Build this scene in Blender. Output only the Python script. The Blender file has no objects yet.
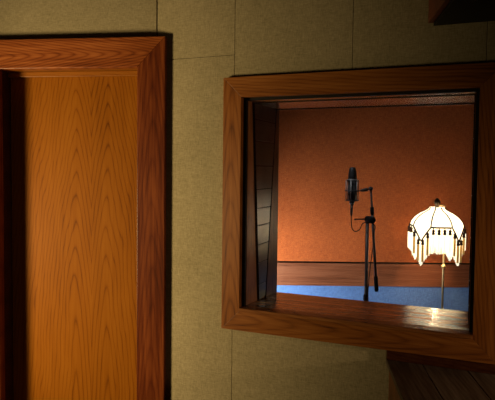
import bpy, bmesh, math, random
from mathutils import Vector, Matrix
random.seed(7)
S = bpy.context.scene
C = S.collection
PI = math.pi

# ------------------------------------------------------------------ camera
F = 550.0; CY = 192.78; PITCH = -0.0461; ROLL = 0.0108; EYE = 1.6
_c, _s = math.cos(ROLL), math.sin(ROLL); _cp, _sp = math.cos(PITCH), math.sin(PITCH)
def _tilt(d): return Vector((d[0], _cp*d[1]-_sp*d[2], _sp*d[1]+_cp*d[2]))
def ray(u, v):
    x = u-247.5; y = CY-v
    x, y = _c*x-_s*y, _s*x+_c*y
    return _tilt((x/F, 1.0, y/F))
def at_depth(u, v, Y):
    """the point of the place seen at photo pixel u, v at distance Y"""
    d = ray(u, v); k = Y/d.y
    return Vector((d.x*k, Y, EYE+d.z*k))
right = _tilt((_c, 0, _s)); up = _tilt((-_s, 0, _c)); fwd = _tilt((0, 1, 0))
cam = bpy.data.cameras.new('camera'); co = bpy.data.objects.new('camera', cam); C.objects.link(co)
m = Matrix.Identity(4)
for i in range(3):
    m[i][0] = right[i]; m[i][1] = up[i]; m[i][2] = -fwd[i]
m[2][3] = EYE
co.matrix_world = m
cam.sensor_width = 36; cam.lens = F*36/495; cam.shift_y = -(200-CY)/495
cam.clip_start = 0.05
S.camera = co
S.view_settings.view_transform = 'Standard'; S.view_settings.look = 'None'
S.view_settings.gamma = 1; S.view_settings.exposure = 0; S.view_settings.use_curve_mapping = False

# ------------------------------------------------------------------ materials
class NT:
    def __init__(s, name):
        s.m = bpy.data.materials.new(name); s.m.use_nodes = True
        s.t = s.m.node_tree; s.t.nodes.clear()
        s.out = s.t.nodes.new('ShaderNodeOutputMaterial')
    def n(s, typ, **kw):
        x = s.t.nodes.new(typ)
        for k, v in kw.items(): setattr(x, k, v)
        return x
    def l(s, a, b): s.t.links.new(a, b)
    def val(s, sock, v):
        if isinstance(v, (int, float, tuple, list)): sock.default_value = v
        else: s.l(v, sock)
    def math(s, op, a, b=None, c=None):
        x = s.n('ShaderNodeMath', operation=op)
        s.val(x.inputs[0], a)
        if b is not None: s.val(x.inputs[1], b)
        if c is not None: s.val(x.inputs[2], c)
        return x.outputs[0]
    def noise(s, vec, scale, detail=4, rough=.55, dist=0):
        x = s.n('ShaderNodeTexNoise'); s.l(vec, x.inputs['Vector'])
        x.inputs['Scale'].default_value = scale; x.inputs['Detail'].default_value = detail
        x.inputs['Roughness'].default_value = rough; x.inputs['Distortion'].default_value = dist
        return x.outputs['Fac']
    def stretch(s, vec, sc, loc=(0,0,0)):
        x = s.n('ShaderNodeMapping'); s.l(vec, x.inputs['Vector'])
        x.inputs['Scale'].default_value = sc; x.inputs['Location'].default_value = loc
        return x.outputs['Vector']
    def ramp(s, fac, stops):
        x = s.n('ShaderNodeValToRGB'); s.l(fac, x.inputs[0]); e = x.color_ramp.elements
        while len(e) < len(stops): e.new(.5)
        for q, (p, c) in zip(e, stops): q.position = p; q.color = (*c, 1)
        return x.outputs[0]
    def mix(s, fac, a, b, mode='MIX'):
        x = s.n('ShaderNodeMix', data_type='RGBA', blend_type=mode)
        s.val(x.inputs[0], fac)
        for k, v in ((6, a), (7, b)):
            if isinstance(v, tuple): x.inputs[k].default_value = (*v, 1)
            else: s.l(v, x.inputs[k])
        return x.outputs[2]
    def bsdf(s, col, rough=.5, spec=.5, metal=0, bump=None, bstr=.2, bdist=.001, sheen=0, coat=0, coat_rough=.2):
        b = s.n('ShaderNodeBsdfPrincipled')
        if isinstance(col, tuple): b.inputs['Base Color'].default_value = (*col, 1)
        else: s.l(col, b.inputs['Base Color'])
        s.val(b.inputs['Roughness'], rough)
        b.inputs['Specular IOR Level'].default_value = spec
        b.inputs['Metallic'].default_value = metal
        b.inputs['Sheen Weight'].default_value = sheen
        b.inputs['Coat Weight'].default_value = coat
        b.inputs['Coat Roughness'].default_value = coat_rough
        if bump is not None:
            k = s.n('ShaderNodeBump'); s.l(bump, k.inputs['Height'])
            k.inputs['Strength'].default_value = bstr; k.inputs['Distance'].default_value = bdist
            s.l(k.outputs[0], b.inputs['Normal'])
        s.l(b.outputs[0], s.out.inputs[0])
        return b

def wood(name, axis, dark, mid, light, period=.016, slope=.10, b0=0., h=.03, mirror=None, fig=.6,
         rough=.35, spec=.28, coat=0, coat_rough=.15, a_shift=0., wob=.02, amp=1., vary=0., bump=.12, curve=0., sharp=2.5):
    """axis: local axis of the grain; the cut shows cathedral arches of growth rings"""
    t = NT(name); tc = t.n('ShaderNodeTexCoord').outputs['Object']
    sx = t.n('ShaderNodeSeparateXYZ'); t.l(tc, sx.inputs[0])
    o = {'x': (0, 2, 1), 'z': (2, 0, 1), 'y': (1, 0, 2)}[axis]
    a, b, c = (sx.outputs[i] for i in o)
    low = [3., 3., 3.]; low[o[0]] = .7
    fine = [420., 420., 420.]; fine[o[0]] = 9.
    med = [70., 70., 70.]; med[o[0]] = 2.2
    info = t.n('ShaderNodeObjectInfo')
    off = t.math('MULTIPLY', info.outputs['Random'], 7.)
    vv = t.n('ShaderNodeVectorMath', operation='ADD'); t.l(tc, vv.inputs[0])
    cb = t.n('ShaderNodeCombineXYZ')
    for i in range(3): t.l(off, cb.inputs[i])
    t.l(cb.outputs[0], vv.inputs[1])
    src = tc if mirror is not None else vv.outputs[0]
    nl = t.noise(t.stretch(src, low), 2.2, 3)
    nm = t.noise(t.stretch(vv.outputs[0], med), 1., 3)
    nf = t.noise(t.stretch(vv.outputs[0], fine), 1., 2)
    bb = b
    if mirror is not None:
        bb = t.math('ABSOLUTE', t.math('SUBTRACT', b, mirror))
    bb = t.math('SUBTRACT', bb, b0)
    bb = t.math('ADD', bb, t.math('MULTIPLY', t.math('SUBTRACT', nl, .5), wob*2))
    r = t.math('SQRT', t.math('ADD', t.math('MULTIPLY', bb, bb), h*h))
    aa = t.math('ADD', a, a_shift)
    if curve: aa = t.math('MULTIPLY', t.math('MULTIPLY', aa, aa), curve)
    g = t.math('ADD', r, t.math('MULTIPLY', aa, slope))
    g = t.math('ADD', g, t.math('MULTIPLY', t.math('SUBTRACT', nl, .5), wob))
    ring = t.math('FRACT', t.math('DIVIDE', g, period))
    ring = t.math('POWER', t.math('ABSOLUTE', t.math('SUBTRACT', t.math('MULTIPLY', ring, 2.), 1.)), sharp)
    f = t.math('ADD', t.math('MULTIPLY', ring, -fig*.5), t.math('MULTIPLY', t.math('SUBTRACT', nm, .5), .9*amp))
    f = t.math('ADD', f, t.math('MULTIPLY', t.math('SUBTRACT', nf, .5), .55*amp))
    f = t.math('ADD', f, t.math('MULTIPLY', t.math('SUBTRACT', nl, .5), .7*amp))
    f = t.math('ADD', f, .62)
    if vary: f = t.math('ADD', f, t.math('MULTIPLY', t.math('SUBTRACT', info.outputs['Random'], .5), vary))
    col = t.ramp(f, [(.12, dark), (.5, mid), (.9, light)])
    t.bsdf(col, rough, spec, bump=nf, bstr=bump, bdist=.0006, coat=coat, coat_rough=coat_rough)
    return t.m

def weave(name, c0, c1, scale=1., rough=.9, contrast=.8, slubs=.3, run=22, det=3):
    """coarse woven cloth: warp and weft threads with slubs"""
    t = NT(name); tc = t.n('ShaderNodeTexCoord').outputs['Object']
    h = t.noise(t.stretch(tc, (run*scale, run*scale, 330*scale)), 1., det, .6)
    v = t.noise(t.stretch(tc, (330*scale, 330*scale, run*scale), (3, 5, 2)), 1., det, .6)
    slub = t.noise(t.stretch(tc, (60*scale, 60*scale, 60*scale)), 1., 3)
    big = t.noise(tc, 2.5, 2)
    f = t.math('ADD', t.math('MULTIPLY', t.math('SUBTRACT', h, .5), 1.7*contrast), t.math('MULTIPLY', t.math('SUBTRACT', v, .5), 1.7*contrast))
    f = t.math('ADD', f, t.math('MULTIPLY', t.math('SUBTRACT', slub, .5), slubs*contrast))
    f = t.math('ADD', f, t.math('MULTIPLY', t.math('SUBTRACT', big, .5), .35))
    f = t.math('ADD', f, .5)
    col = t.ramp(f, [(.1, c0), (.9, c1)])
    t.bsdf(col, rough, .15, bump=f, bstr=.35, bdist=.0015, sheen=.05)
    return t.m

def plain(name, col, rough=.5, spec=.5, metal=0, var=.12, scale=40):
    t = NT(name); tc = t.n('ShaderNodeTexCoord').outputs['Object']
    n = t.noise(tc, scale, 4)
    d = tuple(x*(1-var) for x in col); e = tuple(min(1, x*(1+var)) for x in col)
    t.bsdf(t.ramp(n, [(.3, d), (.7, e)]), rough, spec, metal, bump=n, bstr=.05)
    return t.m

M = {}
M['wall'] = weave('olive_burlap', (.22, .182, .098), (.48, .395, .25), 1.25, contrast=.62, run=40)
M['core'] = plain('dark_wall_core', (.02, .017, .012), .9, .1)
M['rust'] = weave('rust_burlap', (.15, .026, .005), (.43, .108, .027), .5, contrast=.34, slubs=0, run=50, det=1)
M['blue'] = weave('blue_burlap', (.035, .080, .22), (.11, .21, .48), .5, contrast=.45, slubs=0, run=50, det=1)
M['darkcloth'] = weave('dark_brown_cloth', (.02, .013, .008), (.05, .035, .022))
door_c = ((.085, .020, .0012), (.26, .080, .0036), (.35, .122, .009))
M['door'] = wood('honey_veneer', 'z', *door_c, period=.019, slope=.15, curve=.34, sharp=4.5, mirror=-.428, b0=.085, h=.026, fig=.62, rough=.5, spec=.06, wob=.03, amp=.55)
sap = ((.05, .009, .003), (.20, .040, .009), (.40, .105, .022))
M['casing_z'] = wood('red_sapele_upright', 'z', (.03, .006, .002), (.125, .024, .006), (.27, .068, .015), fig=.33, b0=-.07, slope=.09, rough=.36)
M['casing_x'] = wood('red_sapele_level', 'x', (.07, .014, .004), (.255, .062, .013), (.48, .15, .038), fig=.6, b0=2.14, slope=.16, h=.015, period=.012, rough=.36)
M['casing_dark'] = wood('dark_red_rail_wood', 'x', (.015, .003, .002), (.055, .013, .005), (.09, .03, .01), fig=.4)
M['jamb_shade'] = wood('shade_toned_jamb_wood', 'z', (.012, .003, .002), (.04, .010, .004), (.07, .022, .008), fig=.4)  # shade of the door recess put into the jamb's wood colour
M['stop'] = wood('honey_trim_level', 'x', *door_c, fig=.3, rough=.4)
M['stop_z'] = wood('honey_trim_upright', 'z', *door_c, fig=.3, rough=.4)
wf = ((.075, .020, .004), (.24, .075, .012), (.37, .135, .03))
M['frame_z'] = wood('brown_sapele_upright', 'z', *wf, fig=.55, b0=.03, slope=.10, rough=.38)
M['frame_x'] = wood('brown_sapele_level', 'x', *wf, fig=.5, b0=.9, slope=.10, rough=.38)
M['lining_z'] = wood('lining_sapele_upright', 'z', (.08, .026, .008), (.28, .100, .030), (.40, .16, .05), fig=.4, rough=.4)
M['lining_x'] = wood('lining_sapele_level', 'x', (.07, .024, .007), (.26, .095, .028), (.38, .155, .05), fig=.4, rough=.24, spec=.6, bump=.03)
M['jamb_board'] = wood('weathered_grey_board', 'y', (.016, .010, .007), (.045, .033, .026), (.095, .08, .066), fig=.7, period=.02, rough=.28, spec=.8, vary=.7, bump=.35)
M['rail'] = wood('reddish_rail_wood', 'x', (.045, .012, .005), (.13, .040, .017), (.19, .07, .035), fig=.3, rough=.4)
M['plank'] = wood('dark_stained_plank', 'y', (.014, .009, .006), (.065, .042, .030), (.17, .125, .10), fig=.25, rough=.38)
M['cab_side'] = wood('cabinet_side_wood', 'z', (.05, .015, .005), (.17, .055, .014), (.27, .10, .03), fig=.4)
M['over_side'] = wood('overhead_red_wood', 'y', (.05, .010, .006), (.16, .035, .02), (.24, .07, .04), fig=.4)
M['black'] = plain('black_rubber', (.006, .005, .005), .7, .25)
M['blackpaint'] = plain('black_paint', (.010, .009, .008), .5, .3)
M['blackmetal'] = plain('black_metal', (.05, .046, .047), .36, .5)
M['mesh_grille'] = plain('dark_wire_mesh', (.06, .058, .06), .42, .5, .6, .5, 900)
M['steel'] = plain('dull_steel', (.42, .41, .40), .4, .5, .3)
M['brass'] = plain('aged_brass', (.55, .40, .20), .38, .5, .75)
M['darkbrass'] = plain('dark_brass', (.07, .045, .022), .45, .5, .5)
M['floor'] = wood('floor_boards', 'y', (.05, .025, .012), (.13, .07, .035), (.2, .12, .06), rough=.45)
M['ceil'] = plain('ceiling_paint', (.10, .09, .075), .9, .1)
M['cord'] = plain('brown_braid_cloth', (.055, .022, .010), .8, .2, 0, .4, 400)

def glass():
    t = NT('clear_glass')
    tr = t.n('ShaderNodeBsdfTransparent'); tr.inputs[0].default_value = (.97, .98, .975, 1)
    gl = t.n('ShaderNodeBsdfGlossy'); gl.inputs['Roughness'].default_value = .0
    fr = t.n('ShaderNodeFresnel'); fr.inputs['IOR'].default_value = 1.35
    mx = t.n('ShaderNodeMixShader'); t.l(fr.outputs[0], mx.inputs[0]); t.l(tr.outputs[0], mx.inputs[1]); t.l(gl.outputs[0], mx.inputs[2])
    t.l(mx.outputs[0], t.out.inputs[0])
    return t.m
M['glass'] = glass()

def silk(name, col, emit, trans=.45):
    """thin lampshade cloth: lets the bulb shine through, and glows"""
    t = NT(name); tc = t.n('ShaderNodeTexCoord').outputs['Object']
    n = t.noise(t.stretch(tc, (300, 300, 60)), 1., 2)
    c = t.ramp(n, [(.2, tuple(x*.9 for x in col)), (.8, col)])
    d = t.n('ShaderNodeBsdfDiffuse'); t.l(c, d.inputs[0])
    k = t.n('ShaderNodeBsdfTranslucent'); t.l(c, k.inputs[0])
    mx = t.n('ShaderNodeMixShader'); mx.inputs[0].default_value = trans
    t.l(d.outputs[0], mx.inputs[1]); t.l(k.outputs[0], mx.inputs[2])
    e = t.n('ShaderNodeEmission'); t.l(c, e.inputs[0]); e.inputs[1].default_value = emit
    ad = t.n('ShaderNodeAddShader'); t.l(mx.outputs[0], ad.inputs[0]); t.l(e.outputs[0], ad.inputs[1])
    t.l(ad.outputs[0], t.out.inputs[0])
    return t.m
M['silk'] = silk('cream_silk', (.95, .89, .76), 1.2)
M['fringe'] = silk('cream_fringe', (.94, .88, .72), .9)
M['skirt'] = silk('gold_silk_thread', (.70, .50, .20), .05)
def bulbmat():
    t = NT('lit_bulb'); e = t.n('ShaderNodeEmission'); e.inputs[0].default_value = (1, .82, .58, 1); e.inputs[1].default_value = 30
    t.l(e.outputs[0], t.out.inputs[0]); return t.m
M['bulb'] = bulbmat()

# ------------------------------------------------------------------ helpers
def obj(name, bm, mat, parent=None, bevel=0, smooth=False, kind=None, label=None):
    if bevel:
        bmesh.ops.bevel(bm, geom=[e for e in bm.edges], offset=bevel, segments=2, profile=.5, affect='EDGES', clamp_overlap=True)
    bmesh.ops.recalc_face_normals(bm, faces=bm.faces)
    me = bpy.data.meshes.new(name); bm.to_mesh(me); bm.free()
    if isinstance(mat, str): mat = M[mat]
    me.materials.append(mat)
    if smooth:
        for p in me.polygons: p.use_smooth = True
    o = bpy.data.objects.new(name, me); C.objects.link(o)
    if parent: o.parent = parent
    if kind: o['kind'] = kind
    if label: o['label'] = label
    return o
def empty(name, loc=(0,0,0), rz=0):
    o = bpy.data.objects.new(name, None); C.objects.link(o); o.location = loc; o.rotation_euler = (0, 0, rz)
    o.empty_display_size = .1
    return o
def tag(o, label, cat, group=None):
    o['label'] = label; o['category'] = cat
    if group: o['group'] = group
    return o
def box(bm, x0, x1, y0, y1, z0, z1):
    v = [bm.verts.new((x, y, z)) for z in (z0, z1) for x, y in ((x0,y0),(x1,y0),(x1,y1),(x0,y1))]
    for f in ((0,1,2,3),(4,5,6,7),(0,1,5,4),(1,2,6,5),(2,3,7,6),(3,0,4,7)): bm.faces.new([v[i] for i in f])
    return bm
def B(*a): return box(bmesh.new(), *a)
def prism(bm, pts, lo, hi, plane='xz'):
    """polygon in a plane, pushed through the third axis from lo to hi (each a number or one per point)"""
    n = len(pts)
    def P(p, d):
        return {'xz': (p[0], d, p[1]), 'xy': (p[0], p[1], d), 'yz': (d, p[0], p[1])}[plane]
    L = lo if isinstance(lo, (list, tuple)) else [lo]*n
    H = hi if isinstance(hi, (list, tuple)) else [hi]*n
    a = [bm.verts.new(P(p, d)) for p, d in zip(pts, L)]; b = [bm.verts.new(P(p, d)) for p, d in zip(pts, H)]
    bm.faces.new(a); bm.faces.new(b)
    for i in range(n): bm.faces.new((a[i], a[(i+1)%n], b[(i+1)%n], b[i]))
    return bm
def tube(bm, pts, r, n=10):
    """tube along points; r a number or one per point"""
    pts = [Vector(p) for p in pts]; R = r if isinstance(r, (list, tuple)) else [r]*len(pts)
    rings = []; prev = None
    for i, p in enumerate(pts):
        d = (pts[min(i+1, len(pts)-1)]-pts[max(i-1, 0)]).normalized()
        if prev is None:
            a = d.orthogonal().normalized()
        else:
            a = (prev-d*prev.dot(d)).normalized()
        prev = a; b = d.cross(a)
        rings.append([bm.verts.new(p+(a*math.cos(2*PI*k/n)+b*math.sin(2*PI*k/n))*R[i]) for k in range(n)])
    for q, w in zip(rings, rings[1:]):
        for k in range(n): bm.faces.new((q[k], q[(k+1)%n], w[(k+1)%n], w[k]))
    bm.faces.new(rings[0]); bm.faces.new(rings[-1])
    return bm
def lathe(bm, prof, c=(0,0,0), n=24):
    c = Vector(c); rings = []
    for r, z in prof:
        rings.append([bm.verts.new(c+Vector((r*math.cos(2*PI*k/n), r*math.sin(2*PI*k/n), z))) for k in range(n)])
    for q, w in zip(rings, rings[1:]):
        for k in range(n): bm.faces.new((q[k], q[(k+1)%n], w[(k+1)%n], w[k]))
    bm.faces.new(rings[0]); bm.faces.new(rings[-1])
    return bm
def spline(pts, n=8):
    pts = [Vector(p) for p in pts]; out = []
    for i in range(len(pts)-1):
        p0, p1, p2, p3 = pts[max(i-1,0)], pts[i], pts[i+1], pts[min(i+2,len(pts)-1)]
        for k in range(n):
            t = k/n
            out.append(.5*((2*p1)+(p2-p0)*t+(2*p0-5*p1+4*p2-p3)*t*t+(3*p1-p0-3*p2+p3)*t**3))
    out.append(pts[-1]); return out

# ------------------------------------------------------------------ the two walls' own axes
TW = .3906; OW = Vector((-.1035, 2.53, 0))       # window wall: x along it, y into it
TD = .1319; OD = Vector((-.3925, 2.65, 0))        # door wall
def local_hit(u, v, O, th, d):
    """x, z on the plane y = d of a wall, seen at photo pixel u, v"""
    r = ray(u, v); n = Vector((math.sin(th), math.cos(th), 0)); dr = Vector((math.cos(th), -math.sin(th), 0))
    P0 = O+n*d
    k = n.dot(P0)/n.dot(r)
    P = r*k
    return (P-P0).dot(dr), P.z+EYE
def world(O, th, x, y):
    return O.x+x*math.cos(th)+y*math.sin(th), O.y-x*math.sin(th)+y*math.cos(th)
H = 2.75                                          # ceiling height
WS = .030; WT = .475                               # window wall: cloth face and far face (depth)
DT = .22

_x, _z = local_hit(157, 30, OW, TW, WS)            # the corner of the room, above the door casing
_p = Vector(world(OW, TW, _x, WS))-Vector((OD.x, OD.y))
DS = _p.x*math.sin(TD)+_p.y*math.cos(TD)
# corner between the two cloth faces
def isect():
    a = Vector((math.cos(TW), -math.sin(TW))); b = Vector((math.cos(TD), -math.sin(TD)))
    p = Vector(world(OW, TW, 0, WS)); q = Vector(world(OD, TD, 0, DS))
    det = a.x*(-b.y)-a.y*(-b.x); r = q-p
    s = (r.x*(-b.y)-r.y*(-b.x))/det
    return s, (p+a*s)
sC, PC = isect()
tC = (PC-Vector(world(OD, TD, 0, DS))).dot(Vector((math.cos(TD), -math.sin(TD))))

# ------------------------------------------------------------------ window wall
w = empty('wall_front', OW, -TW); w['kind'] = 'structure'
XO0, XO1, ZO0, ZO1 = -.013, 1.160, .849, 2.008     # outer edge of the frame
XI0, XI1, ZI0, ZI1 = .076, 1.070, .940, 1.917      # inner edge of the frame
JL, JR, JT = .090, 1.056, 1.904                    # lining faces
SILL = .956
XE = 2.6
bm = bmesh.new()
cr = .014
for a in ((sC+.002, XI0-.02, WS+cr, WT, 0, H), (XI1+.02, XE, WS+cr, WT, 0, H), (XI0-.02, XI1+.02, WS+cr, WT, 0, ZI0-.03), (XI0-.02, XI1+.02, WS+cr, WT, ZI1+.02, H)):
    box(bm, *a)
obj('wall_core', bm, 'core', w)
xs1, _ = local_hit(235, 30, OW, TW, WS); xs2, _ = local_hit(353, 30, OW, TW, WS)
_, zh = local_hit(200, 57.3, OW, TW, WS)
g = .0009
def panel(x0, x1, z0, z1):
    obj('fabric_panel', B(x0+g, x1-g, WS, WS+cr-.0005, z0+g, z1-g), 'wall', w, bevel=.0012)
panel(sC+.002, xs1, 0, zh); panel(sC+.002, xs1, zh, H)
panel(xs1, xs2, ZO1-.03, H); panel(xs2, XI1+.02, ZO1-.03, H)
panel(xs1, XI1+.02, 0, ZO0+.03)
panel(XI1+.02, XE, 0, H)

# ------------------------------------------------------------------ control room window
W = empty('window_1', OW, -TW); W['kind'] = 'structure'
FB = WS-.0008
def mitre(name, pts, mat, y0=0, y1=FB, par=None, bev=.0012):
    return obj(name, prism(bmesh.new(), pts, y0, y1), mat, par, bevel=bev)
mitre('frame_stile', [(XO0,ZO0),(XO0,ZO1),(XI0,ZI1),(XI0,ZI0)], 'frame_z', par=W)
mitre('frame_stile', [(XO1,ZO0),(XO1,ZO1),(XI1,ZI1),(XI1,ZI0)], 'frame_z', par=W)
mitre('frame_head', [(XO0,ZO1),(XO1,ZO1),(XI1,ZI1),(XI0,ZI1)], 'frame_x', par=W)
mitre('frame_rail', [(XO0,ZO0),(XO1,ZO0),(XI1,ZI0),(XI0,ZI0)], 'frame_x', par=W)
DROP = .026
def sill_z(y): return SILL-DROP*max(0, (y-.05)/(WT+.01-.05))
obj('window_sill', prism(bmesh.new(), [(-.010, ZI0+.0005), (.047, ZI0+.0005), (.052, ZI0-.0275), (WT+.01, ZI0-.0275), (WT+.01, SILL-DROP), (.05, SILL), (-.010, SILL)], XI0+.0005, XI1-.0005, 'yz'), 'lining_x', W, bevel=.003)
obj('jamb_lining', prism(bmesh.new(), [(.052, SILL+.0005), (WT+.01, SILL-DROP+.0005), (WT+.01, ZI1), (.052, ZI1)], XI0-.018, JL, 'yz'), 'lining_z', W)
obj('jamb_lining', prism(bmesh.new(), [(.052, SILL+.0005), (WT+.01, SILL-DROP+.0005), (WT+.01, ZI1), (.052, ZI1)], JR, XI1+.018, 'yz'), 'lining_z', W)
obj('head_lining', B(JL+.0005, JR-.0005, .052, WT+.01, JT, ZI1), 'lining_x', W)
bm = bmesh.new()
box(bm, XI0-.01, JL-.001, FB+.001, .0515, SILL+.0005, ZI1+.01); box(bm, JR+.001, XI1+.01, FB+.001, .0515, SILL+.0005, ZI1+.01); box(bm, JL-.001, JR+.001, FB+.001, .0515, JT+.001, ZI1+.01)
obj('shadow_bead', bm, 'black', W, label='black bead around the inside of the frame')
# tilted panes: y at the bottom and at the top of each
def near(z): t = (z-SILL)/(JT-SILL); return .200+(.108-.200)*t
def far(z): t = (z-SILL)/(JT-SILL); return .305+(.428-.305)*t
GT = .008
for fn, sg in ((near, -1), (far, 1)):
    e = .0005
    zb, zt = sill_z(fn(SILL)-.01)+e, JT-e
    bm = bmesh.new()
    prism(bm, [(fn(zb)-GT/2, zb), (fn(zb)+GT/2, zb), (fn(zt)+GT/2, zt), (fn(zt)-GT/2, zt)], JL+e, JR-e, 'yz')
    obj('glass_pane', bm, 'glass', W)
    bm = bmesh.new(); q = GT/2+.0008; k = .0032
    for s in (-1, 1):
        a, b = (q, q+.0048) if s > 0 else (-q-.0048, -q)
        for x0, x1 in ((JL+e, JL+k), (JR-k, JR-e)):
            prism(bm, [(fn(zb)+a, zb), (fn(zb)+b, zb), (fn(zt)+b, zt), (fn(zt)+a, zt)], x0, x1, 'yz')
        box(bm, JL+k, JR-k, fn(zt)+a, fn(zt)+b, zt-.003, zt)
    obj('gasket', bm, 'black', W)
# boards on the jamb between the panes
seams = [121, 142, 166, 189, 207.6, 224.5, 243.5, 261.5, 283]
for x0, x1 in ((JL+.0001, JL+.0006), (JR-.0006, JR-.0001)):
    bm = bmesh.new()
    prism(bm, [(near(SILL)+.006, sill_z(.17)+.0005), (far(SILL)-.006, sill_z(.17)+.0005), (far(JT)-.006, JT-.001), (near(JT)+.006, JT-.001)], x0, x1, 'yz')
    obj('jamb_backing', bm, 'black', W)
zs = [JT-.001]+[local_hit(262, v, OW+Vector((math.cos(TW), -math.sin(TW), 0))*0, TW, .25)[1] for v in seams]+[sill_z(.17)+.001]
for i, (z1, z0) in enumerate(zip(zs, zs[1:])):
    for x0, x1 in ((JL+.0007, JL+.0045+.0012*random.random()), (JR-.0055, JR-.0007)):
        t = .0022; k = .009
        dz = [0, 0] if i in (0, len(zs)-2) else [random.uniform(-.004, .004) for _ in range(2)]
        bm = bmesh.new()
        prism(bm, [(near(z0)+k, z0+t), (far(z0)-k, z0+t), (far(z1)-k, z1-t), (near(z1)+k, z1-t)], x0, x1, 'yz')
        obj('jamb_board', bm, 'jamb_board', W, bevel=.0008, label='grey glossy board between the two panes')

# ------------------------------------------------------------------ door wall and door
DX1, DX0 = -.1462, local_hit(-2, 150, OD, TD, 0)[0]     # inside of casing
DOR, DZ, DZO = -.0078, 2.077, 2.220
DOL = DX0-(DOR-DX1)
d = empty('wall_front_left', OD, -TD); d['kind'] = 'structure'
XL = -3.2; tk = .012
bm = bmesh.new()
for a in ((XL, DX0-.03, DS+tk, DT, 0, H), (DX1+.03, tC-.002, DS+tk, DT, 0, H), (DX0-.03, DX1+.03, DS+tk, DT, DZ+.03, H)): box(bm, *a)
obj('wall_core', bm, 'core', d)
for a in ((XL+.002, DX0-.05, 0, H), (DX0-.0475, tC-.003, DZ+.05, H)):
    obj('fabric_panel', B(a[0], a[1], DS, DS+tk-.0005, a[2]+g, a[3]-g), 'wall', d, bevel=.0012)
D = empty('door_1', OD, -TD); D['kind'] = 'structure'
CB = DS-.0008
# right stile reaches past the room corner: its back follows the window wall
def wall_y(x):                                   # window wall face in the door's axes
    p = Vector((world(OD, TD, x, 0)))-Vector(world(OW, TW, 0, WS))
    n = Vector((math.sin(TW), math.cos(TW))); nd = Vector((math.sin(TD), math.cos(TD)))
    return -p.dot(n)/nd.dot(n)-.001
bk = min(CB, wall_y(DOR))
bm = bmesh.new()
poly = [(DX1, 0), (DOR, 0), (DOR, bk), (tC-.001, min(CB, wall_y(tC-.001))), (DX1, CB)]
top = [DZ, DZO, DZO, DZO-(DOR-tC)*(DZO-DZ)/(DOR-DX1), DZ]
prism(bm, poly, 0.001, top, 'xy')
obj('casing_stile', bm, 'casing_z', D, bevel=.0025)
mitre('casing_stile', [(DOL, .001), (DX0, .001), (DX0, DZ), (DOL, DZO)], 'casing_z', 0, CB, D, .0025)
xm = tC-.003; zm = DZ+(xm-DX1)*(DZO-DZ)/(DOR-DX1)
bm = bmesh.new()
prism(bm, [(DX0, DZ), (DX1, DZ), (DOR, DZO), (DOL, DZO)], 0, [CB, CB, bk-.0005, CB])
obj('casing_head', bm, 'casing_x', D, bevel=.0025)
LEAF = .115
obj('jamb', B(DX0-.028, DX0, CB+.001, DT, .001, DZ), 'jamb_shade', D)
obj('jamb', B(DX1, DX1+.028, CB+.001, DT, .001, DZ), 'jamb_shade', D)
obj('head_jamb', B(DX0-.028, DX1+.028, CB+.001, DT, DZ+.0005, DZ+.028), 'stop', D)
obj('door_stop', B(DX0+.0005, DX1-.0005, LEAF-.020, LEAF-.001, DZ-.026, DZ-.0005), 'stop', D, bevel=.002, label='honey coloured moulding under the door head')
obj('door_leaf', B(DX0+.003, DX1-.0015, LEAF, LEAF+.045, .008, DZ-.003), 'door', D, label='honey veneered door with arched grain')

# ------------------------------------------------------------------ the rest of the two rooms
def wallpath(name, p, q, t, mat, z0=0, z1=H):
    """upright slab from p to q, thickness t to the left of the way"""
    p, q = Vector(p), Vector(q); L = (q-p).length; a = math.atan2(q.y-p.y, q.x-p.x)
    o = obj(name, B(0, L, 0, t, z0, z1), mat, None, kind='structure')
    o.location = (p.x, p.y, 0); o.rotation_euler = (0, 0, a)
    return o
A = world(OD, TD, XL, DS); Bq = world(OW, TW, XE, WS)
YR = -1.3
wallpath('wall_left', (A[0], YR), (A[0], A[1]+.1), .1, 'darkcloth')
wallpath('wall_right', (Bq[0], Bq[1]+.05), (Bq[0], YR), .1, 'darkcloth')
wallpath('wall_rear', (Bq[0], YR), (A[0], YR), .1, 'darkcloth')
YB = 4.6
XA, XB = -1.3, 3.3
lw = empty('wall_back', (0, YB, 0), -.006); lw['kind'] = 'structure'
zr1 = at_depth(370, 263.4, YB).z; zr0 = at_depth(370, 286, YB).z
obj('upper_fabric', B(XA, XB, 0, .05, zr1+.013, H), 'rust', lw)
obj('lower_fabric', B(XA, XB, 0, .05, 0, zr0-.001), 'blue', lw)
obj('wall_core', B(XA, XB, .012, .06, zr0, zr1+.013), 'core', lw)
t1 = obj('trim_1', B(XA, XB, -.010, .011, zr0, zr1), 'rail', None, bevel=.002, kind='structure')
t1.location = (0, YB, 0); t1.rotation_euler = (0, 0, -.006)
la = world(OW, TW, sC+.002, WT)
wallpath('wall_far_left', (XA, 2.95), (XA, YB), .1, 'darkcloth')
wallpath('wall_far_right', (XB, YB), (XB, 1.0), .1, 'darkcloth')
obj('floor', B(-3.9, 3.6, -1.5, 4.8, -.05, 0), 'floor', None, kind='structure')
obj('ceiling', B(-3.9, 3.6, -1.5, 4.8, H+.0005, H+.05), 'ceil', None, kind='structure')

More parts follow.
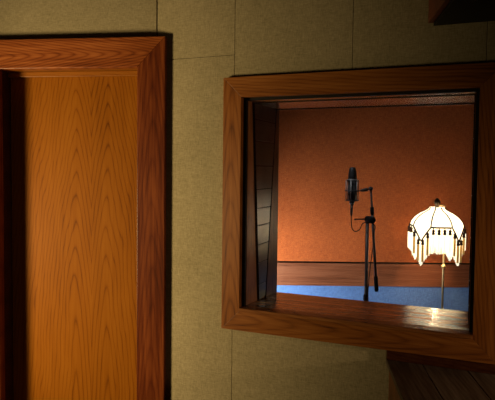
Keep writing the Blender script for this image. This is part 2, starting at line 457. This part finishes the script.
# ------------------------------------------------------------------ low planked cabinet under the window
def wall_hit_w(u, v, off):                        # world point on the window wall, off in front of the cloth
    x, z = local_hit(u, v, OW, TW, WS-off); p = world(OW, TW, x, WS-off); return Vector((p[0], p[1], z))
pb = wall_hit_w(385.5, 358, .004)
zt = pb.z
KD = .105                                         # the way its boards run
kd = Vector((math.sin(KD), math.cos(KD), 0)); kx = Vector((math.cos(KD), -math.sin(KD), 0))
K = empty('low_cabinet', (pb.x, pb.y, 0), -KD)
tag(K, 'low dark wooden cabinet with planked top under the window', 'cabinet')
sl = math.tan(TW-KD)                              # the wall face in the cabinet's axes: y = -sl*x
bw = [.138, .165, .15, .16, .155, .15]; x = 0; th = .022
DEP = .62
for b in bw:
    bm = bmesh.new(); e = .0012
    prism(bm, [(x+e, -DEP), (x+b-e, -DEP), (x+b-e, -sl*(x+b-e)), (x+e, -sl*(x+e))], zt-th, zt, 'xy')
    obj('top_board', bm, 'plank', K, bevel=.002)
    x += b
KW = x; i0 = .014
bm = bmesh.new(); e = .002
prism(bm, [(e, -.02-sl*e), (KW-e, -.02-sl*(KW-e)), (KW-e, -sl*(KW-e)-.001), (e, -sl*e-.001)], zt+.0005, ZO0-.001, 'xy')
obj('back_rail', bm, 'casing_dark', K, bevel=.0015, label='dark red rail along the back of the cabinet top')
def lowbox(x0, x1, name, mat):
    bm = bmesh.new()
    prism(bm, [(x0, -DEP+.02), (x1, -DEP+.02), (x1, -sl*x1-.006), (x0, -sl*x0-.006)], .07, zt-th-.0005, 'xy')
    return obj(name, bm, mat, K, bevel=.0015)
lowbox(i0, i0+.02, 'side_panel', 'cab_side'); lowbox(KW-i0-.02, KW-i0, 'side_panel', 'cab_side')
bm = bmesh.new(); prism(bm, [(i0+.021, -DEP+.04), (KW-i0-.021, -DEP+.04), (KW-i0-.021, -sl*(KW-i0)-.03), (i0+.021, -sl*i0-.03)], .001, .09, 'xy')
obj('plinth', bm, 'blackpaint', K)
for k in range(2):
    xa = i0+.022+k*(KW-2*i0-.042)/2
    dd = obj('cabinet_door', B(xa+.001, xa+(KW-2*i0-.044)/2-.001, -DEP+.022, -DEP+.04, .095, zt-th-.006), 'cab_side', K, bevel=.002)
    kx_ = xa+(.03 if k else (KW-2*i0-.044)/2-.03)
    obj('knob', tube(bmesh.new(), [(kx_, -DEP+.0215, .55), (kx_, -DEP+.01, .55), (kx_, -DEP-.002, .55)], [.006, .008, .013], 12), 'darkbrass', dd, smooth=True)

# ------------------------------------------------------------------ overhead cabinet
po = wall_hit_w(428, 26.5, .004)
OA = .13
V = empty('overhead_cabinet', (po.x, po.y, po.z), -OA)
tag(V, 'dark overhead cabinet on the wall above the window, wooden side', 'cabinet')
sv = math.tan(TW-OA)
ow, od, oh = .95, .42, H-po.z-.08
bm = bmesh.new(); prism(bm, [(.02, -od), (ow, -od), (ow, -sv*ow), (.02, -sv*.02)], 0, .02, 'xy')
obj('bottom_panel', bm, 'blackpaint', V, bevel=.002)
bm = bmesh.new(); prism(bm, [(0, -od), (.0195, -od), (.0195, -sv*.0195), (0, 0)], .012, oh, 'xy')
obj('side_panel', bm, 'over_side', V, bevel=.002, label='reddish wooden side')
bm = bmesh.new(); prism(bm, [(ow+.0005, -od), (ow+.02, -od), (ow+.02, -sv*(ow+.02)), (ow+.0005, -sv*(ow+.0005))], 0, oh, 'xy')
obj('side_panel', bm, 'over_side', V, bevel=.002, label='reddish wooden side')
obj('front_panel', B(.02, ow, -od, -od+.02, .0205, oh), 'blackpaint', V, bevel=.002)
bm = bmesh.new(); prism(bm, [(.02, -od+.0205), (ow, -od+.0205), (ow, -sv*ow), (.02, -sv*.02)], oh-.02, oh, 'xy')
obj('top_panel', bm, 'blackpaint', V)

# ------------------------------------------------------------------ microphone stand, shock mount, microphone, cable
YM = 3.9; PXM = YM/F
def pm(u, v, dy=0): return at_depth(u, v, YM+dy)
pole_top = pm(366.6, 216); pole_x = pole_top.x
base = empty('microphone_stand', (pm(366.6, 260).x, YM, 0))
tag(base, 'black microphone stand with boom folded upright behind the window', 'microphone stand')
bx = base.location.x
def rel(p): return Vector(p)-Vector(base.location)
hub = at_depth(366.6, 297.5, YM).z
bm = lathe(bmesh.new(), [(.002, 0), (.135, 0), (.14, .006), (.135, .016), (.06, .028), (.022, .04), (.016, .07), (.002, .07)], n=32)
obj('base', bm, 'blackmetal', base, smooth=True)
zp = pole_top.z
obj('pole', lathe(bmesh.new(), [(.002, .07), (.0125, .07), (.0125, zp), (.002, zp)], n=16), 'blackmetal', base, smooth=True)
obj('pole_collar', lathe(bmesh.new(), [(.0128, hub-.022), (.018, hub-.02), (.019, hub+.012), (.0155, hub+.022), (.0128, hub+.024)], n=20), 'black', base, smooth=True)
by = -.034
b_top = rel(pm(370.9, 189, by)); b_mid = rel(pm(372, 210, by)); b_low = rel(pm(376.6, 291.5, by))
def along(t): return b_top.lerp(b_low, t)
obj('boom', tube(bmesh.new(), [b_top, b_top.lerp(b_low, .24), b_top.lerp(b_low, .2401), along(.9)], [.0068, .0068, .0092, .0092], 12), 'blackmetal', base, smooth=True)
obj('boom_collar', tube(bmesh.new(), [along(.175), along(.18), along(.235), along(.25)], [.010, .0135, .0135, .0105], 14), 'black', base, smooth=True)
obj('counterweight', tube(bmesh.new(), [along(.85), along(.86), along(.985), along(1)], [.011, .0145, .0145, .012], 16), 'black', base, smooth=True)
cz = rel(pm(369, 219.5)).z
bm = bmesh.new()
cl0 = Vector((0, 0, cz)); cl1 = along((b_top.z-cz)/(b_top.z-b_low.z))
tube(bm, [cl0+Vector((0, .016, 0)), cl0, cl1, cl1+Vector((0, -.014, 0))], [.020, .026, .026, .019], 18)
cl = obj('clutch', bm, 'black', base, smooth=True)
hb = bmesh.new(); hx = rel(pm(354.6, 220)).x
tube(hb, [cl0+Vector((-.018, .002, .002)), Vector((hx*.7, .002, cz+.001)), Vector((hx, .0, cz))], [.0055, .0045, .004], 10)
tube(hb, [Vector((hx-.003, 0, cz)), Vector((hx+.012, 0, cz))], [.0065, .0065], 10)
obj('clutch_handle', hb, 'blackmetal', cl, smooth=True)
obj('swivel_joint', tube(bmesh.new(), [b_top+Vector((-.002, -.017, .002)), b_top+Vector((-.002, -.013, .002)), b_top+Vector((-.002, .013, .002)), b_top+Vector((-.002, .017, .002))], [.009, .0145, .0145, .009], 16), 'blackmetal', base, smooth=True)

mc = pm(352.3, 184.5, by)                        # middle of the microphone
mx, my = mc.x, mc.y
zm_ = lambda v: at_depth(352.3, v, my).z
MB0, MG, MT = zm_(201.5), zm_(179.6), zm_(167.2)
sm = empty('shock_mount', (mx, my, MB0)); tag(sm, 'metal cage shock mount holding the black microphone', 'shock mount')
hr = zm_(190.8)-MB0
def ringtube(bm, R, z, r, n=32):
    seg = []
    for k in range(n):
        a = 2*PI*k/n; e = Vector((math.cos(a), math.sin(a), 0))
        seg.append([bm.verts.new(e*(R+r*math.cos(2*PI*j/8))+Vector((0, 0, z+r*math.sin(2*PI*j/8)))) for j in range(8)])
    for k in range(n):
        q, w2 = seg[k], seg[(k+1) % n]
        for j in range(8): bm.faces.new((q[j], q[(j+1)%8], w2[(j+1)%8], w2[j]))
    return bm
RC = .044
zlo, zhi = zm_(200.5)-MB0, zm_(180.5)-MB0
for z in (zlo, zhi): obj('cage_ring', ringtube(bmesh.new(), RC, z, .0026), 'blackmetal', sm, smooth=True)
obj('cage_ring', ringtube(bmesh.new(), RC+.004, hr, .004), 'blackmetal', sm, smooth=True)
for k in range(6):
    a = 2*PI*k/6+.12
    obj('cage_bar', tube(bmesh.new(), [(RC*math.cos(a), RC*math.sin(a), zlo-.004), (RC*math.cos(a), RC*math.sin(a), zhi+.006)], .0032, 8), 'steel', sm, smooth=True, label='thin steel bar of the cage')
for z in (zlo+.004, zhi-.004):
    bm = bmesh.new()
    for k in range(8):
        a = 2*PI*k/8; b = a+PI/8
        tube(bm, [(RC*math.cos(a), RC*math.sin(a), z), (.033*math.cos(b), .033*math.sin(b), z)], .0016, 6)
        tube(bm, [(.033*math.cos(b), .033*math.sin(b), z), (RC*math.cos(a+PI/4), RC*math.sin(a+PI/4), z)], .0016, 6)
    obj('elastic_cord', bm, 'black', sm)
ja = Vector(base.location)+b_top-Vector((mx, my, MB0))
obj('mount_arm', tube(bmesh.new(), [(RC+.006, 0, hr), (RC+.014, 0, hr+.001), (RC+.028, 0, hr+.004), (ja.x-.026, ja.y, ja.z-.003), (ja.x-.0185, ja.y, ja.z)], [.005, .005, .011, .013, .008], 12), 'blackmetal', sm, smooth=True)
mic = empty('microphone', (mx, my, MB0)); tag(mic, 'black large diaphragm microphone hanging in the shock mount cage', 'microphone')
hb_, ht = MG-MB0, MT-MB0
obj('body', lathe(bmesh.new(), [(.002, 0), (.020, 0), (.027, .008), (.0315, .014), (.0315, hb_-.002), (.002, hb_-.002)], n=32), 'blackmetal', mic, smooth=True)
obj('grille', lathe(bmesh.new(), [(.002, hb_), (.0315, hb_), (.0305, hb_+.02), (.0265, hb_+.055), (.023, ht-.012), (.019, ht-.004), (.011, ht), (.002, ht)], n=32), 'mesh_grille', mic, smooth=True)
obj('grille_band', lathe(bmesh.new(), [(.0316, hb_-.004), (.033, hb_-.003), (.033, hb_+.003), (.0318, hb_+.004)], n=32), 'steel', mic, smooth=True)
cz0 = zm_(205)-MB0; cz1 = zm_(216)-MB0
obj('connector_base', lathe(bmesh.new(), [(.018, -.0005), (.017, -.012), (.012, cz0), (.002, cz0)][::-1], n=20), 'steel', mic, smooth=True, label='silver connector at the foot of the microphone')
def vpath(*uvd): return [at_depth(u, v, my+dd) for u, v, dd in uvd]
pts = [Vector((mx-.001, my, MB0+cz0-.001))]+[Vector((mx-.003, my, MB0+cz1))]
cable_pts = pts+vpath((351.3, 222, 0), (352, 228, .002), (355, 231.4, .004), (359.5, 229.6, .006), (362.3, 224, .008), (366, 222.5, -.034), (371.5, 223, -.036), (375.2, 226.5, -.012), (374.3, 232, .014), (372.9, 247, .016), (370.5, 265, .02), (368.6, 283, .014), (368, 297, .012))
x1, y1 = cable_pts[-1].x, cable_pts[-1].y
cable_pts += [Vector((x1+.012, y1-.01, .45)), Vector((x1+.05, y1-.03, .11)), Vector((x1+.13, y1-.06, .04)), Vector((x1+.22, y1-.12, .006)), Vector((x1+.5, y1-.05, .006)), Vector((x1+.9, y1+.15, .006))]
cab = empty('microphone_cable', (pts[1].x, pts[1].y, 0)); tag(cab, 'black cable looping from the microphone down the stand', 'cable')
off = Vector((pts[1].x, pts[1].y, 0))
obj('cable', tube(bmesh.new(), [p-off for p in spline(cable_pts[1:], 8)], .0034, 8), 'black', cab, smooth=True)
obj('plug', tube(bmesh.new(), [pts[0]-off, pts[0].lerp(pts[1], .75)-off, pts[1]-off], [.0095, .009, .005], 14), 'blackmetal', cab, smooth=True)

# ------------------------------------------------------------------ fringed lamp
YL = 4.2; AX = 436.6
ax = at_depth(AX, 225, YL)
k_ = ax.x
zl = lambda v: at_depth(AX, v, YL).z
PX = YL/F
L = empty('floor_lamp', (k_, YL, 0)); tag(L, 'lit floor lamp with fringed cream shade seen through the window', 'lamp')
px_ = at_depth(443, 280, YL).x-k_
obj('base', lathe(bmesh.new(), [(.002, 0), (.13, 0), (.135, .01), (.12, .022), (.05, .035), (.02, .06), (.012, .09), (.002, .09)], (px_, 0, 0), 32), 'brass', L, smooth=True)
ztop = zl(207)
obj('pole', tube(bmesh.new(), [(px_, 0, .088), (px_, 0, zl(266)), (px_, 0, ztop-.02)], [.0078, .0078, .0066], 12), 'brass', L, smooth=True)
zk = zl(266.3)
obj('pole_knob', lathe(bmesh.new(), [(.008, -.016), (.013, -.013), (.019, -.004), (.019, .004), (.013, .012), (.008, .016)], (px_, 0, zk), 20), 'brass', L, smooth=True)
obj('top_arm', tube(bmesh.new(), spline([(px_, 0, ztop-.03), (px_, 0, ztop+.002), (px_*.75, 0, ztop+.014), (px_*.3, 0, ztop+.012), (0, 0, ztop+.006)], 5), .006, 10), 'brass', L, smooth=True)
obj('finial', lathe(bmesh.new(), [(.004, ztop-.006), (.016, ztop-.004), (.012, ztop+.008), (.019, ztop+.02), (.024, zl(203)+.004), (.020, zl(201)), (.012, zl(199)), (.003, zl(198))], n=20), 'darkbrass', L, smooth=True)
zb_ = zl(222)
obj('socket', lathe(bmesh.new(), [(.004, ztop-.008), (.014, ztop-.01), (.014, zb_+.055), (.004, zb_+.055)], n=14), 'brass', L, smooth=True)
obj('bulb', lathe(bmesh.new(), [(.003, zb_+.054), (.013, zb_+.05), (.028, zb_+.015), (.03, zb_), (.024, zb_-.022), (.003, zb_-.034)], n=20), 'bulb', L, smooth=True)
prof = [(7.6, 207.0), (8.2, 208.4), (9.6, 209.8), (12.6, 211.3), (17.2, 213.4), (22.2, 216.8), (25.8, 220.8), (27.4, 224.6)]
A0 = math.radians(-8.0)
def dirp(phi): return Vector((math.sin(phi), -math.cos(phi), 0))     # phi = 0 faces the camera
ZF, ZV = 225.0, 239.0
def edge_v(kind, t):
    """bottom edge of a panel (t -1..1) in photo rows"""
    return ZF if kind == 0 else ZF+(ZV-ZF)*(1-abs(t))
NS = 10
def shade_pt(phi_c, t, row, kind, push=0):
    phi = phi_c+t*math.radians(22.5)
    fac = (math.cos(math.radians(22.5))/math.cos(t*math.radians(22.5)))*.35+.65   # part way between flat and round
    r, v = row
    return dirp(phi)*((r*fac)*PX*.94+push)+Vector((0, 0, zl(v)))
tassels = []; overlit = []
fringe = bmesh.new()
for k in range(8):
    kind = k % 2; pc = A0+k*PI/4
    bm = bmesh.new(); rows = []
    for r in prof: rows.append([bm.verts.new(shade_pt(pc, -1+2*j/NS, r, kind)) for j in range(NS+1)])
    if kind:
        for q in (.34, .67, 1.):
            rows.append([bm.verts.new(shade_pt(pc, -1+2*j/NS, (27.4-.5*q, 224.6+.4+(ZV-ZF)*(1-abs(-1+2*j/NS))*q+.01*q), kind)) for j in range(NS+1)])
    for a, b in zip(rows, rows[1:]):
        for j in range(NS): bm.faces.new((a[j], a[j+1], b[j+1], b[j]))
    bmesh.ops.recalc_face_normals(bm, faces=bm.faces)
    bmesh.ops.solidify(bm, geom=bm.faces[:], thickness=.0008)
    po_ = obj('shade_panel', bm, 'silk', L, smooth=True)
    # braid along the bottom edge and a seam cord up its side
    bm = bmesh.new()
    pl = [shade_pt(pc, -1+2*j/NS, (27.5-(.5 if kind else 0)*(1-abs(-1+2*j/NS)), edge_v(kind, -1+2*j/NS)+.2), kind, .002) for j in range(NS+1)]
    tube(bm, pl, .0062, 6)
    obj('braid_trim', bm, 'cord', po_, label='dark brown braid along the shade edge')
    bm = bmesh.new()
    tube(bm, [shade_pt(pc, 1, r, kind, .0012) for r in prof], .0048, 6)
    obj('seam_cord', bm, 'cord', po_, label='dark brown cord along the panel seam')
    # hanging threads
    nst = 20
    for j in range(nst):
        t = -1+(2*j+1)/nst
        top = shade_pt(pc, t, (27.2-(.5 if kind else 0)*(1-abs(t)), edge_v(kind, t)+.3), kind)
        ln = (24.5+random.uniform(-.6, .8))*PX
        if kind == 0: ln += .6*PX
        tube(fringe, [top, top+Vector((0, 0, -ln*.5)), top+Vector((random.uniform(-.002, .002), random.uniform(-.002, .002), -ln))], [.0026, .0036, .003], 5)
    for j in range(4):
        t = -.75+.5*j
        tassels.append(shade_pt(pc, t, (27.5-(.5 if kind else 0)*(1-abs(t)), edge_v(kind, t)+.4), kind, .009))
        overlit.append(kind == 0)
fo = obj('fringe', fringe, 'fringe', L, smooth=True); fo['kind'] = 'stuff'
# one tassel, then copies: lamplit white put into the colour under straight panels, gold along the points
bm = bmesh.new()
lathe(bm, [(.002, -.05), (.0075, -.052), (.0088, -.07), (.0085, -.12), (.008, -.178), (.002, -.18)], n=10)
pale = bm.copy()
t0 = obj('tassel', bm, 'skirt', L, smooth=True)
tw_ = obj('tassel', pale, 'fringe', L, smooth=True); overlit_me = tw_.data
bpy.data.objects.remove(tw_)
bm = bmesh.new()
lathe(bm, [(.002, 0), (.003, -.002), (.003, -.012), (.0095, -.016), (.0115, -.024), (.008, -.031), (.0105, -.036), (.012, -.05), (.002, -.0515)], n=12)
c0 = obj('tassel_cap', bm, 'cord', t0, smooth=True, label='dark brown knotted head of the tassel')
gold_me = t0.data
for i, p in enumerate(tassels):
    if i == 0:
        t0.location = p; t = t0
    else:
        t = t0.copy(); C.objects.link(t); t.parent = L; t.location = p
    t.data = overlit_me if overlit[i] else gold_me
    if i == 0: continue
    c = c0.copy(); C.objects.link(c); c.parent = t

# ------------------------------------------------------------------ lights
def light(name, typ, loc, energy, col, aim=None, **kw):
    d_ = bpy.data.lights.new(name, typ); d_.energy = energy; d_.color = col
    for k, v in kw.items(): setattr(d_, k, v)
    o = bpy.data.objects.new(name, d_); C.objects.link(o); o.location = loc
    if aim is not None: o.rotation_euler = (Vector(aim)-Vector(loc)).to_track_quat('-Z', 'Y').to_euler()
    return o
light('lamp_bulb_light', 'POINT', (k_, YL, zb_-.06), 15, (1, .62, .33), shadow_soft_size=.03)
cl_ = light('control_room_lamp', 'SPOT', (-2.6, 1.6, 1.0), 310, (1, .75, .36), (-.95, 2.68, 1.2), spot_size=math.radians(106), spot_blend=1., shadow_soft_size=.27)
cl_.scale = (.42, 1, 1)
light('desk_lamp_light', 'SPOT', (1.78, 1.33, 1.16), 23, (1, .70, .38), (0, 2.5, 1.10), spot_size=math.radians(80), spot_blend=1., shadow_soft_size=.05)
light('microphone_fill', 'SPOT', (.15, 3.35, 2.6), 26, (.95, .95, 1), (.74, 3.87, 1.42), spot_size=math.radians(24), spot_blend=.8, shadow_soft_size=.04)  # added fill to lift the microphone out of the dark, no known fixture
light('live_room_lamp', 'SPOT', (-.42, 3.75, .42), 290, (.96, .95, .90), (.22, 4.6, .66), spot_size=math.radians(96), spot_blend=1., shadow_soft_size=.12)
wd = bpy.data.worlds.new('world'); S.world = wd; wd.use_nodes = True
wd.node_tree.nodes['Background'].inputs[0].default_value = (.02, .018, .015, 1)
wd.node_tree.nodes['Background'].inputs[1].default_value = .2
